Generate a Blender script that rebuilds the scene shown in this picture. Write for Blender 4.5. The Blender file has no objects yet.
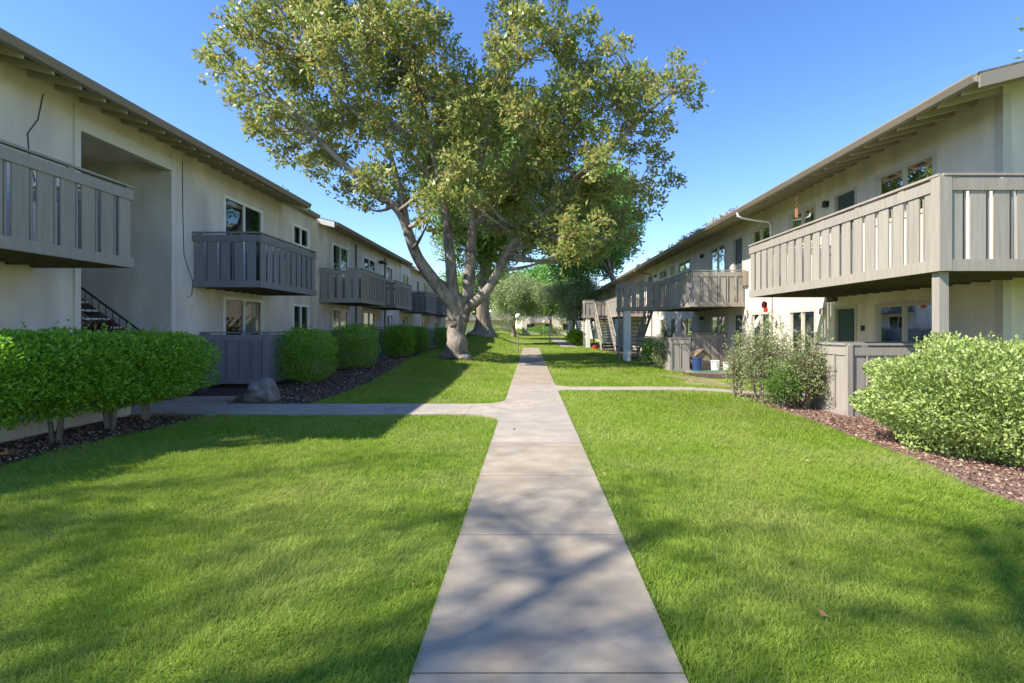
import bpy, math, random
import numpy as np
from mathutils import Vector
random.seed(7); rng = np.random.default_rng(7)
SC = bpy.context.scene; COL = SC.collection

# ------------------------------------------------------------------ camera, sky, sun, exposure
CAMZ = 1.57; F = 510.0
cam = bpy.data.cameras.new('camera'); co = bpy.data.objects.new('camera', cam); COL.objects.link(co)
co.location = (0, 0, CAMZ); co.rotation_euler = (math.radians(90), 0, 0)
cam.lens = 36 * F / 1024; cam.sensor_width = 36; cam.shift_x = -18 / 1024; cam.shift_y = -13.5 / 1024
cam.clip_start = 0.05; cam.clip_end = 3000
SC.camera = co
SUN = Vector((-1, -0.43, 1.08)).normalized()
elev = math.asin(SUN.z); azim = math.atan2(SUN.x, SUN.y)
w = bpy.data.worlds.new('World'); SC.world = w; w.use_nodes = True
nt = w.node_tree; bg = nt.nodes['Background']
sky = nt.nodes.new('ShaderNodeTexSky'); sky.sky_type = 'NISHITA'; sky.sun_disc = False
sky.sun_elevation = elev; sky.sun_rotation = azim % (2 * math.pi)
sky.air_density = 1.0; sky.dust_density = 0.15; sky.ozone_density = 3.0
hs = nt.nodes.new('ShaderNodeHueSaturation'); hs.inputs['Saturation'].default_value = 1.20; hs.inputs['Hue'].default_value = 0.511
nt.links.new(sky.outputs[0], hs.inputs['Color']); nt.links.new(hs.outputs[0], bg.inputs[0]); bg.inputs[1].default_value = 0.115
sl = bpy.data.lights.new('sun', 'SUN'); sl.energy = 3.8; sl.angle = math.radians(0.53); sl.color = (1.0, 0.94, 0.84)
so = bpy.data.objects.new('sun', sl); COL.objects.link(so); so.location = (-30, -12, 40)
so.rotation_euler = (-SUN).to_track_quat('-Z', 'Y').to_euler()
SC.view_settings.view_transform = 'Standard'; SC.view_settings.look = 'None'
SC.view_settings.gamma = 1; SC.view_settings.use_curve_mapping = False
SC.view_settings.exposure = 1.35

# ------------------------------------------------------------------ materials
def mat(name, c1, c2=None, scale=4.0, rough=0.8, bump=0.0, bscale=None, detail=5.0, spec=0.3, groove=None,
        stretch=(1, 1, 1), translucent=0.0, island=None, lo=0.35, hi=0.65, c3=None, s3=0.5, bdist=0.02):
    m = bpy.data.materials.new(name); m.use_nodes = True
    n = m.node_tree.nodes; L = m.node_tree.links; p = n['Principled BSDF']
    p.inputs['Roughness'].default_value = rough; p.inputs['Specular IOR Level'].default_value = spec
    tc = n.new('ShaderNodeTexCoord'); mp = n.new('ShaderNodeMapping'); mp.inputs['Scale'].default_value = stretch
    geo = n.new('ShaderNodeNewGeometry')
    L.new(geo.outputs['Position'], mp.inputs['Vector'])
    col = None
    if island:                              # island = list of (pos, colour): random colour per leaf
        r = n.new('ShaderNodeValToRGB'); e = r.color_ramp.elements
        while len(e) < len(island): e.new(0.5)
        for i, (q, c) in enumerate(island): e[i].position = q; e[i].color = (*c, 1)
        L.new(geo.outputs['Random Per Island'], r.inputs[0]); col = r.outputs[0]
    if c2 is not None:
        t = n.new('ShaderNodeTexNoise'); t.inputs['Scale'].default_value = scale; t.inputs['Detail'].default_value = detail
        L.new(mp.outputs[0], t.inputs['Vector'])
        r = n.new('ShaderNodeValToRGB'); r.color_ramp.elements[0].position = lo; r.color_ramp.elements[1].position = hi
        r.color_ramp.elements[0].color = (*c1, 1); r.color_ramp.elements[1].color = (*c2, 1)
        L.new(t.outputs['Fac'], r.inputs[0])
        if col is None: col = r.outputs[0]
        else:
            mx = n.new('ShaderNodeMix'); mx.data_type = 'RGBA'; mx.inputs['Factor'].default_value = 0.5
            L.new(col, mx.inputs['A']); L.new(r.outputs[0], mx.inputs['B']); col = mx.outputs['Result']
    if c3 is not None:
        t = n.new('ShaderNodeTexNoise'); t.inputs['Scale'].default_value = s3; t.inputs['Detail'].default_value = 3
        L.new(geo.outputs['Position'], t.inputs['Vector'])
        r = n.new('ShaderNodeMapRange'); r.inputs[1].default_value = 0.42; r.inputs[2].default_value = 0.68; r.inputs[4].default_value = 0.75
        L.new(t.outputs['Fac'], r.inputs[0])
        mx = n.new('ShaderNodeMix'); mx.data_type = 'RGBA'; L.new(r.outputs[0], mx.inputs['Factor'])
        if col is None: mx.inputs['A'].default_value = (*c1, 1)
        else: L.new(col, mx.inputs['A'])
        mx.inputs['B'].default_value = (*c3, 1); col = mx.outputs['Result']
    if col is None: p.inputs['Base Color'].default_value = (*c1, 1)
    else: L.new(col, p.inputs['Base Color'])
    nrm = None
    if bump:
        t = n.new('ShaderNodeTexNoise'); t.inputs['Scale'].default_value = bscale or scale * 6; t.inputs['Detail'].default_value = 6
        L.new(mp.outputs[0], t.inputs['Vector'])
        b = n.new('ShaderNodeBump'); b.inputs['Strength'].default_value = bump; b.inputs['Distance'].default_value = bdist
        L.new(t.outputs['Fac'], b.inputs['Height']); nrm = b.outputs[0]
    if groove:                              # vertical siding grooves every `groove` metres, along x+y of the wall
        sx = n.new('ShaderNodeSeparateXYZ'); L.new(geo.outputs['Position'], sx.inputs[0])
        ad = n.new('ShaderNodeMath'); ad.operation = 'ADD'; L.new(sx.outputs[0], ad.inputs[0]); L.new(sx.outputs[1], ad.inputs[1])
        dv = n.new('ShaderNodeMath'); dv.operation = 'DIVIDE'; L.new(ad.outputs[0], dv.inputs[0]); dv.inputs[1].default_value = groove
        fr = n.new('ShaderNodeMath'); fr.operation = 'FRACT'; L.new(dv.outputs[0], fr.inputs[0])
        gt = n.new('ShaderNodeMath'); gt.operation = 'GREATER_THAN'; L.new(fr.outputs[0], gt.inputs[0]); gt.inputs[1].default_value = 0.05
        b = n.new('ShaderNodeBump'); b.inputs['Strength'].default_value = 0.5; b.inputs['Distance'].default_value = 0.008
        L.new(gt.outputs[0], b.inputs['Height'])
        if nrm: L.new(nrm, b.inputs['Normal'])
        nrm = b.outputs[0]
    if nrm: L.new(nrm, p.inputs['Normal'])
    if translucent:
        tr = n.new('ShaderNodeBsdfTranslucent'); ms = n.new('ShaderNodeMixShader'); ms.inputs[0].default_value = translucent
        if col is not None: L.new(col, tr.inputs[0])
        else: tr.inputs[0].default_value = (*c1, 1)
        L.new(p.outputs[0], ms.inputs[1]); L.new(tr.outputs[0], ms.inputs[2])
        L.new(ms.outputs[0], n['Material Output'].inputs[0])
    return m

def glass(name, tint, fac):
    m = bpy.data.materials.new(name); m.use_nodes = True; n = m.node_tree.nodes; L = m.node_tree.links
    n.remove(n['Principled BSDF'])
    g = n.new('ShaderNodeBsdfGlossy'); g.inputs['Roughness'].default_value = 0.02; g.inputs[0].default_value = (.9, .95, .95, 1)
    t = n.new('ShaderNodeBsdfTransparent'); t.inputs[0].default_value = (*tint, 1)
    fr = n.new('ShaderNodeFresnel'); fr.inputs[0].default_value = 1.5
    ad = n.new('ShaderNodeMath'); ad.operation = 'ADD'; ad.inputs[1].default_value = fac; ad.use_clamp = True
    L.new(fr.outputs[0], ad.inputs[0])
    tn = n.new('ShaderNodeTexNoise'); tn.inputs['Scale'].default_value = 1.3
    b = n.new('ShaderNodeBump'); b.inputs['Strength'].default_value = 0.05; b.inputs['Distance'].default_value = 0.05
    L.new(tn.outputs['Fac'], b.inputs['Height']); L.new(b.outputs[0], g.inputs['Normal'])
    x = n.new('ShaderNodeMixShader'); L.new(ad.outputs[0], x.inputs[0]); L.new(t.outputs[0], x.inputs[1]); L.new(g.outputs[0], x.inputs[2])
    L.new(x.outputs[0], n['Material Output'].inputs[0]); return m

def C(r, g, b):
    f = lambda v: ((v / 255 + .055) / 1.055) ** 2.4 if v > 10 else v / 255 / 12.92
    return (f(r), f(g), f(b))

M = {}
M['lawn'] = mat('lawn turf', (.13, .20, .02), (.20, .27, .032), scale=2.2, rough=.95, bump=.9, bscale=55, c3=(.24, .27, .05), s3=.55, spec=.1, bdist=.03)
M['blade'] = mat('grass blades', (.14, .28, .022), (.37, .50, .06), scale=7.5, rough=.55, spec=.25, translucent=.45,
                 island=[(0, (.17, .28, .026)), (.5, (.30, .42, .045)), (.9, (.34, .42, .07)), (1, (.55, .50, .22))], c3=(.42, .46, .13), s3=.75)
M['conc'] = mat('old concrete', (.29, .24, .175), (.375, .32, .24), scale=3.5, rough=.9, bump=.6, bscale=110, c3=(.27, .225, .165), s3=.9, bdist=.004, detail=8)
M['conc2'] = mat('newer concrete', (.31, .265, .21), (.42, .365, .295), scale=3.2, rough=.9, bump=.6, bscale=110, c3=(.30, .265, .235), s3=.8, bdist=.004, detail=8)
M['soil'] = mat('soil', (.045, .032, .024), (.085, .062, .045), scale=5, rough=1, bump=1, bscale=40)
M['dry'] = mat('dry thin turf', (.20, .15, .09), (.33, .27, .15), scale=3, rough=1, bump=1, bscale=40, c3=(.16, .20, .05), s3=1.1)
M['mulch'] = mat('bark mulch', (.12, .065, .048), (.26, .165, .125), scale=22, rough=1, bump=1, bscale=60, c3=(.28, .19, .14), s3=.8)
M['chip'] = mat('bark chips', (.1, .05, .04), rough=.9, island=[(0, (.10, .05, .036)), (.5, (.24, .135, .10)), (.85, (.38, .25, .18)), (1, (.55, .42, .30))])
M['wallL'] = mat('painted stucco', (.57, .515, .45), (.78, .715, .63), scale=1.9, rough=.9, bump=.9, bscale=38, c3=(.62, .56, .50), s3=.7, bdist=.008, groove=1.22, stretch=(1, 1, .35), detail=9)
M['wallR'] = mat('painted siding', (.59, .52, .415), (.76, .68, .56), scale=1.9, rough=.85, bump=.6, bscale=38, bdist=.006, groove=.305, stretch=(1, 1, .25), detail=9, c3=(.63, .56, .465), s3=.8)
M['trimL'] = mat('light trim', (.66, .62, .56), rough=.7, bump=.2, bscale=30, bdist=.003)
M['wood'] = mat('grey brown painted wood', (0.27, 0.24, 0.21), (0.35, 0.315, 0.275), scale=3, rough=.75, bump=.5, bscale=16, stretch=(7, 7, .5), detail=9, island=[(0, (0.27, 0.24, 0.21)), (1, (0.35, 0.315, 0.275))], bdist=.005)
M['woodR'] = mat('taupe painted wood', (0.27, 0.235, 0.195), (0.37, 0.33, 0.28), scale=3, rough=.75, bump=.5, bscale=16, stretch=(7, 7, .5), detail=9, island=[(0, (0.27, 0.235, 0.195)), (1, (0.37, 0.33, 0.28))], bdist=.005)
M['woodD'] = mat('slate painted wood', (0.17, 0.17, 0.18), (0.24, 0.235, 0.245), scale=3, rough=.75, bump=.5, bscale=16, stretch=(7, 7, .5), detail=9, island=[(0, (0.17, 0.17, 0.18)), (1, (0.24, 0.235, 0.245))], bdist=.005)
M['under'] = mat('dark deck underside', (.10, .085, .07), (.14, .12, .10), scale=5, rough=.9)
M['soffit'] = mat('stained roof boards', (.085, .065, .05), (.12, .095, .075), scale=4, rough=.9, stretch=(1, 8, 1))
M['rafter'] = mat('painted rafter', (.42, .36, .28), rough=.8)
M['gutter'] = mat('taupe metal gutter', (.22, .18, .14), (.27, .225, .175), scale=1, rough=.5, stretch=(1, .3, 1), c3=(.25, .22, .18), s3=1)
M['shingle'] = mat('brown shingles', (.10, .085, .07), (.19, .16, .135), scale=14, rough=.95, bump=.8, bscale=30)
M['white'] = mat('white vinyl frame', (.85, .84, .80), rough=.45)
M['cream'] = mat('cream frame', (.52, .47, .39), rough=.6)
M['offwhite'] = mat('off white paint', (.70, .68, .64), (.74, .72, .68), scale=2, rough=.8)
M['dark'] = mat('dark interior', (.03, .032, .03), rough=1)
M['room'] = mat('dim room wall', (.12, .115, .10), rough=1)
M['curtain'] = mat('pale curtain', (.62, .60, .54), rough=.9, translucent=.2)
M['greencurtain'] = mat('green drape', (.10, .22, .16), rough=.9)
M['glass'] = glass('window glass', (.75, .80, .77), .05)
M['door'] = mat('blue grey door paint', (.055, .075, .08), (.07, .09, .095), scale=2, rough=.4)
M['doorG'] = mat('dark green door paint', (.05, .085, .075), rough=.35)
M['metal'] = mat('dark metal', (.04, .04, .042), rough=.5)
M['brass'] = mat('dull metal', (.35, .3, .2), rough=.4)
M['bark'] = mat('pale grey brown bark', (.13, .10, .075), (.33, .28, .225), scale=6, rough=.95, bump=1, bscale=12, stretch=(1, 1, .35), detail=8, c3=(.36, .315, .265), s3=1.3, bdist=.05)
M['bark2'] = mat('fibrous brown bark', (.22, .17, .125), (.38, .31, .24), scale=6, rough=.95, bump=1, bscale=10, stretch=(1, 1, .1), bdist=.08)
M['twig'] = mat('grey twig bark', (.16, .125, .09), (.26, .21, .16), scale=9, rough=.9, bump=.5, stretch=(1, 1, .4))
M['rock'] = mat('grey rock', (.13, .115, .10), (.30, .27, .235), scale=5, rough=.95, bump=1, bscale=9, detail=9, c3=(.22, .19, .16), s3=3, bdist=.05)
M['leafmag'] = mat('broad leaves', (.22, .33, .07), (.46, .44, .14), scale=.9, rough=.42, spec=.5, translucent=.48,
                   island=[(0, (.14, .24, .05)), (.30, (.25, .34, .07)), (.62, (.42, .45, .12)), (.80, (.50, .42, .15)), (.88, (.40, .24, .09)), (1, (.52, .24, .08))])
M['leafdark'] = mat('green leaves', (.1, .1, .03), rough=.5, spec=.4, translucent=.3,
                    island=[(0, (.10, .26, .055)), (.5, (.20, .40, .085)), (1, (.34, .52, .13))])
M['leafmid'] = mat('mid green leaves', (.08, .20, .03), (.36, .46, .11), scale=.8, rough=.5, spec=.4, translucent=.35,
                   island=[(0, (.10, .20, .03)), (.5, (.19, .31, .055)), (1, (.30, .42, .10))])
M['leafolive'] = mat('pale willowy leaves', (.1, .1, .03), rough=.6, spec=.3, translucent=.35,
                     island=[(0, (.22, .30, .11)), (.5, (.34, .42, .17)), (1, (.46, .52, .25))])
M['leafhedge'] = mat('glossy hedge leaves', (.07, .20, .012), (.38, .62, .07), scale=5.5, rough=.35, spec=.5, translucent=.42,
                     island=[(0, (.13, .33, .02)), (.5, (.27, .56, .03)), (.85, (.42, .68, .06)), (1, (.55, .68, .13))])
M['leafvar'] = mat('variegated leaves', (.17, .26, .06), (.50, .58, .20), scale=5, rough=.5, spec=.4, translucent=.3,
                   island=[(0, (.22, .34, .06)), (.45, (.36, .48, .10)), (.75, (.50, .60, .19)), (1, (.68, .72, .38))])
M['leafnan'] = mat('reddish green leaves', (.1, .1, .03), rough=.5, spec=.4, translucent=.3,
                   island=[(0, (.17, .25, .08)), (.5, (.28, .36, .14)), (.75, (.40, .40, .22)), (.9, (.42, .25, .15)), (1, (.5, .46, .34))])
M['leafred'] = mat('maroon leaves', (.08, .02, .02), rough=.5, island=[(0, (.05, .015, .015)), (1, (.14, .05, .03))])
M['deadleaf'] = mat('dry fallen leaf', (.3, .2, .1), rough=.8, island=[(0, (.28, .15, .07)), (1, (.5, .36, .2))])
M['globe'] = mat('white lamp globe', (.8, .8, .78), rough=.3)
M['blue'] = mat('blue plastic', (.03, .06, .16), rough=.4)
M['tan'] = mat('raw tan wood', (.25, .185, .125), rough=.8)
M['greenmat'] = mat('green plastic mat', (.03, .22, .12), rough=.7)
M['red'] = mat('red plastic', (.45, .03, .03), rough=.4)
M['orange'] = mat('orange shell', (.6, .28, .13), rough=.5)

# ------------------------------------------------------------------ mesh helpers
class MB:
    def __init__(s): s.v = []; s.f = []; s.n = 0
    def add(s, v, f):
        s.v.append(np.asarray(v, float)); s.f += [tuple(i + s.n for i in q) for q in f]; s.n += len(v)
    def box(s, x0, x1, y0, y1, z0, z1):
        x0, x1 = sorted((x0, x1)); y0, y1 = sorted((y0, y1)); z0, z1 = sorted((z0, z1))
        s.add([(x0,y0,z0),(x1,y0,z0),(x1,y1,z0),(x0,y1,z0),(x0,y0,z1),(x1,y0,z1),(x1,y1,z1),(x0,y1,z1)],
              [(0,3,2,1),(4,5,6,7),(0,1,5,4),(1,2,6,5),(2,3,7,6),(3,0,4,7)])
    def hexa(s, b, t):                      # bottom and top quads, same winding
        s.add(list(b) + list(t), [(3,2,1,0),(4,5,6,7),(0,1,5,4),(1,2,6,5),(2,3,7,6),(3,0,4,7)])
    def bar(s, p, q, w, h):                 # bar from p to q, w across (horizontal), h vertical
        p = Vector(p); q = Vector(q); d = (q - p).normalized()
        a = d.cross(Vector((0,0,1)))
        if a.length < .01: a = Vector((1,0,0))
        a.normalize(); u = a.cross(d).normalized(); a *= w / 2; u *= h / 2
        s.hexa([p-a-u, p+a-u, p+a+u, p-a+u], [q-a-u, q+a-u, q+a+u, q-a+u])
    def tube(s, pts, rad, n=8, cap=True, wob=0):
        pts = [np.array(p, float) for p in pts]; V = []; m = len(pts)
        a = None
        for i in range(m):
            d = pts[min(i+1, m-1)] - pts[max(i-1, 0)]; d /= (np.linalg.norm(d) + 1e-9)
            if a is None:
                a = np.cross(d, (0, 0, 1.)); 
                if np.linalg.norm(a) < .1: a = np.cross(d, (0, 1., 0))
            a = a - d * np.dot(a, d); a /= np.linalg.norm(a) + 1e-9; b = np.cross(d, a)
            for k in range(n):
                t = 2 * math.pi * k / n; r = rad[i] * (1 + (wob * math.sin(3 * t + i * .7) if wob else 0) + (wob * .6 * math.sin(5 * t - i * .4) if wob else 0))
                V.append(pts[i] + r * (math.cos(t) * a + math.sin(t) * b))
        Fc = [(i*n+k, i*n+(k+1) % n, (i+1)*n+(k+1) % n, (i+1)*n+k) for i in range(m-1) for k in range(n)]
        if cap: Fc += [tuple(range(n))[::-1], tuple((m-1)*n+k for k in range(n))]
        s.add(V, Fc)
    def prism(s, poly, z0, z1):
        n = len(poly); s.add([(x, y, z0) for x, y in poly] + [(x, y, z1) for x, y in poly],
            [tuple(range(n))[::-1], tuple(range(n, 2*n))] + [(i, (i+1) % n, n+(i+1) % n, n+i) for i in range(n)])
    def extr_y(s, prof, y0, y1):            # profile in x,z extruded along y
        n = len(prof); s.add([(x, y0, z) for x, z in prof] + [(x, y1, z) for x, z in prof],
            [tuple(range(n)), tuple(range(n, 2*n))[::-1]] + [(i, n+i, n+(i+1) % n, (i+1) % n) for i in range(n)])
    def sphere(s, c, r, n=12, m=8, sz=1):
        V = []; 
        for i in range(m + 1):
            th = math.pi * i / m
            for k in range(n): V.append((c[0]+r*math.sin(th)*math.cos(2*math.pi*k/n), c[1]+r*math.sin(th)*math.sin(2*math.pi*k/n), c[2]+sz*r*math.cos(th)))
        s.add(V, [(i*n+k, (i+1)*n+k, (i+1)*n+(k+1) % n, i*n+(k+1) % n) for i in range(m) for k in range(n)])
    def build(s, name, m, parent=None, o=(0,0,0), smooth=False, label=None):
        me = bpy.data.meshes.new(name)
        V = np.concatenate(s.v) - np.array(o)
        me.from_pydata(V.tolist(), [], s.f); me.materials.append(m)
        if smooth: me.polygons.foreach_set('use_smooth', [True] * len(me.polygons))
        me.update(); return link(me, name, parent, label)

def link(me, name, parent=None, label=None):
    ob = bpy.data.objects.new(name, me); COL.objects.link(ob)
    if parent: ob.parent = parent
    if label: ob['label'] = label
    return ob
def tag(o, label=None, cat=None, group=None, kind=None):
    if label: o['label'] = label
    if cat: o['category'] = cat
    if group: o['group'] = group
    if kind: o['kind'] = kind
    return o
def empty(name, loc, label, cat, group=None):
    o = bpy.data.objects.new(name, None); COL.objects.link(o); o.location = loc; o.empty_display_size = .2
    return tag(o, label, cat, group)
def quads(V4, name, m, parent=None, o=(0,0,0), label=None):      # V4: (N,4,3) array -> one mesh of N quads
    V4 = np.asarray(V4, np.float32) - np.array(o, np.float32); N = len(V4)
    me = bpy.data.meshes.new(name)
    me.vertices.add(N*4); me.vertices.foreach_set('co', V4.reshape(-1))
    me.loops.add(N*4); me.loops.foreach_set('vertex_index', np.arange(N*4, dtype=np.int32))
    me.polygons.add(N); me.polygons.foreach_set('loop_start', np.arange(0, N*4, 4, dtype=np.int32))
    me.polygons.foreach_set('loop_total', np.full(N, 4, np.int32))
    me.update(calc_edges=True); me.materials.append(m)
    return link(me, name, parent, label)
def unit(a): return a / (np.linalg.norm(a, axis=-1, keepdims=True) + 1e-9)
def leafquads(P, D, L, W, fold=.25):        # leaf from P along D, random roll
    n = len(P); D = unit(D); R = rng.normal(size=(n, 3)); S = unit(np.cross(D, R)); U = np.cross(S, D)
    L = np.broadcast_to(np.asarray(L), (n,))[:, None]; W = np.broadcast_to(np.asarray(W), (n,))[:, None]
    mid = P + D * L * .5
    a = mid + S * W * .5 + U * W * fold; b = mid - S * W * .5 + U * W * fold; t = P + D * L - U * L * .12
    return np.stack([P, a, t, b], 1)

# ------------------------------------------------------------------ terrain
def sst(a, b, x):
    t = np.clip((x - a) / (b - a), 0, 1); return t * t * (3 - 2 * t)
def tz(x, y):
    x = np.asarray(x, float); y = np.asarray(y, float)
    z = -.15 * sst(3.6, 7.0, x) * sst(-3, 4, y)
    z = z + .22 * sst(-1.0, -3.2, x) * sst(13, 21, y) * (1 - .6 * sst(-5.0, -7.5, x))
    z = z + .62 * sst(-.6, -4.2, x) * sst(33, 45, y) * (1 - .5 * sst(-6, -9, x))
    z = z + .35 * sst(52, 75, y)
    z = z + .10 * sst(40, 48, y) * (1 - sst(52, 75, y)) * (1 - sst(2.5, 5, x))
    return z
def tzf(x, y): return float(tz(x, y))
def sheet(name, xs, ys, off, m, fx=None):   # terrain-following grid; fx(v, y) bends x
    X, Y = np.meshgrid(xs, ys)
    if fx is not None: X = fx(X, Y)
    Z = tz(X, Y) + off; nx, ny = len(xs), len(ys)
    V = np.stack([X, Y, Z], -1).reshape(-1, 3)
    b = MB(); b.add(V, [(j*nx+i, j*nx+i+1, (j+1)*nx+i+1, (j+1)*nx+i) for j in range(ny-1) for i in range(nx-1)])
    return b.build(name, m, smooth=True)
xs = np.concatenate([[-1500,-500,-150,-60,-35,-22], np.arange(-16, 16.01, .4), [22,35,60,150,500,1500]])
ys = np.concatenate([[-1500,-500,-100,-30,-12], np.arange(-6, 60, .4), np.arange(60, 110, 2), [120,150,250,600,1500]])
tag(sheet('ground', xs, ys, 0, M['lawn']), kind='structure')

# beds (curved edges)
def edgeL1(y): return -5.75 - .06 * (9.2 - y) * 1.2 - .05 * np.sin(y * 2.1)            # near hedge bed
def edgeL2(y): return -4.55 - .105 * np.maximum(0, y - 15.5) - .10 * np.sin(y * .9) * .6
def edgeR(y): return 4.42 + .42 * sst(4.5, 8, y) + .12 * sst(8, 12, y) + .04 * np.sin(y * 2.3)
def bed(name, ef, xfar, y0, y1, m, label=None):
    vs = np.linspace(0, 1, 14); yy = np.arange(y0, y1 + .01, .3)
    return tag(sheet(name, vs, yy, .012, m, lambda v, y: ef(y) + (xfar - ef(y)) * v), kind='structure')
bed('mulch_bed', edgeL1, -8.55, 2.0, 9.08, M['soil'])
bed('mulch_bed', edgeL2, -8.55, 10.45, 60, M['soil'])
bed('mulch_bed', edgeR, 8.3, 2.0, 12.62, M['mulch'])
bed('mulch_bed', lambda y: 5.55 + 0 * y, 8.3, 17.2, 52, M['soil'])

bed('bare_soil', lambda y: 4.3 + .5*np.sin(y*1.7) + .04*(y-15)**2, 5.9, 14.2, 17.6, M['dry'])

# paths: separate slabs with open joints
pb = MB(); pn = MB()
PX0, PX1, J = -.53, .69, .006
def slab(b, poly, zt=.028):
    n = len(poly); zz = [tzf(x, y) for x, y in poly]
    b.add([(x, y, z - .08) for (x, y), z in zip(poly, zz)] + [(x, y, z + zt) for (x, y), z in zip(poly, zz)],
          [tuple(range(n))[::-1], tuple(range(n, 2*n))] + [(i, (i+1) % n, n+(i+1) % n, n+i) for i in range(n)])
ye = [-5.34 + 1.524 * k for k in range(9)]                      # ... 3.81 5.33 6.86
for a, b_ in zip(ye[:-1], ye[1:]): slab(pb, [(PX0, a+J), (PX1, a+J), (PX1, b_-J), (PX0, b_-J)])
# pale newer junction 6.86 .. 13.6 with flared corners
slab(pn, [(PX0, 6.86+J), (PX1, 6.86+J), (PX1, 8.4-J), (PX0, 8.4-J)])
cl = [(-1.15, 9.12), (-.86, 9.05), (-.64, 8.86), (PX0, 8.5), (PX0, 8.4+J)]
slab(pn, [(PX1, 8.4+J), (PX1, 10.9-J), (PX0, 10.9-J), (-.62, 10.66), (-.80, 10.46), (-1.15, 10.40)] + cl)
slab(pn, [(PX0, 10.9+J), (PX1, 10.9+J), (PX1, 12.4-J), (PX0, 12.4-J)])
slab(pn, [(PX0, 12.4+J), (PX1, 12.4+J), (.78, 12.62), (1.02, 12.74), (1.02, 13.46), (.8, 13.6), (PX1, 13.9-J), (PX0, 13.9-J)])
for a, b_ in [(-8.6, -7.1), (-7.1, -5.6), (-5.6, -4.1), (-4.1, -2.6), (-2.6, -1.15)]:
    slab(pn, [(a+J, 9.12), (b_-J, 9.12), (b_-J, 10.40), (a+J, 10.40)])
xx = [1.02, 2.6, 3.4, 4.2, 5.0, 5.8, 7.0, 8.3]
for a, b_ in zip(xx[:-1], xx[1:]): slab(pn, [(a+J, 12.74), (b_-J, 12.74), (b_-J, 13.46), (a+J, 13.46)], .022)
y = 13.9
while y < 39.5:
    slab(pb, [(PX0, y+J), (PX1, y+J), (PX1, y+1.52-J), (PX0, y+1.52-J)]); y += 1.524
tag(pb.build('path', M['conc']), kind='structure')
tag(pn.build('path', M['conc2']), kind='structure')
pc = MB()
for k in range(14): slab(pc, [(-14+1.5*k+J, 50), (-14+1.5*(k+1)-J, 50), (-14+1.5*(k+1)-J, 51.1), (-14+1.5*k+J, 51.1)])
for k in range(16):
    y = 42 + 1.5*k if k < 5 else 51.1 + 1.6*(k-5)
    slab(pc, [(2.6, y+J), (3.9, y+J), (3.9, y+1.48), (2.6, y+1.48)])
tag(pc.build('path', M['conc2']), kind='structure')
# concrete pad by the left patio
pp = MB(); slab(pp, [(-8.5, 10.42), (-6.2, 10.42), (-6.6, 11.6), (-8.5, 11.6)], .02)
tag(pp.build('pavement', M['conc']), kind='structure')

def is_lawn(x, y):
    on = np.ones(len(x), bool)
    on &= ~((x > PX0 - .02) & (x < PX1 + .02) & (y < 39.6))
    on &= ~((y > 9.0) & (y < 10.46) & (x < PX1))
    on &= ~((y > 12.7) & (y < 13.5) & (x > 0))
    on &= ~((x < edgeL1(y)) & (y < 9.2)); on &= ~((x < edgeL2(y)) & (y > 10.3))
    on &= ~((x > edgeR(y)) & (y < 12.8)); on &= ~((x > 5.6) & (y > 13.5))
    on &= ~((x > 4.5) & (y > 14.3) & (y < 17.5) & (np.sin(x*31+y*17)*np.sin(y*23) < .55))
    on &= ~((y > 49.9) & (y < 51.2)); on &= ~((x > 2.5) & (x < 4) & (y > 41.8))
    on |= (y > 8.95) & (y < 9.1) & (x > -5.6) & (x < -1.2)
    return on
def vnoise(x, y):
    return (np.sin(x*1.9+1.3*np.sin(y*1.1)) + np.sin(y*2.3+1.7*np.sin(x*.9+2)) + .7*np.sin(x*5.1+y*3.7) + .5*np.sin(y*7.3-x*4.1)) / 3.2
Q = []
for (ya, yb, dens, h, wd) in [(1.9, 4.0, 10500, .032, .0042), (4.0, 7, 6000, .034, .0055), (7, 11, 2700, .037, .0085), (11, 18, 1200, .042, .013), (18, 34, 380, .055, .022), (34, 62, 110, .06, .035)]:
    xl, xr = max(-7.2, -1.1 * yb), min(7, 1.0 * yb)
    N = int(dens * (xr - xl) * (yb - ya)); x = rng.uniform(xl, xr, N); y = rng.uniform(ya, yb, N)
    k = is_lawn(x, y) & (np.abs(x) < y * 1.1 + .6); x = x[k]; y = y[k]; n = len(x)
    vn = vnoise(x, y); hh = h * (1 + .35 * vn) * rng.uniform(.6, 1.45, n)
    tuft = rng.random(n) > .985; hh = np.where(tuft, hh * 1.7, hh) * (1 + .35 * np.sin(x*17 + 3*np.sin(y*9)) * np.sin(y*15 + 2*np.sin(x*11)))
    P = np.stack([x, y, tz(x, y) - .002], 1); a = rng.uniform(0, 2*np.pi, n)
    S = np.stack([np.cos(a), np.sin(a), 0*a], 1) * (wd * rng.uniform(.7, 1.4, n))[:, None] * .5
    lean = rng.normal(0, .5, (n, 2)) * hh[:, None] + np.stack([np.sin(y*.7+x), np.cos(x*.8)], 1) * hh[:, None] * .35
    T = P + np.stack([lean[:, 0], lean[:, 1], hh], 1); T[:, 2] -= .18 * np.hypot(lean[:, 0], lean[:, 1])
    Q.append(np.stack([P - S, P + S, T + S * .3, T - S * .3], 1))
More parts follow.
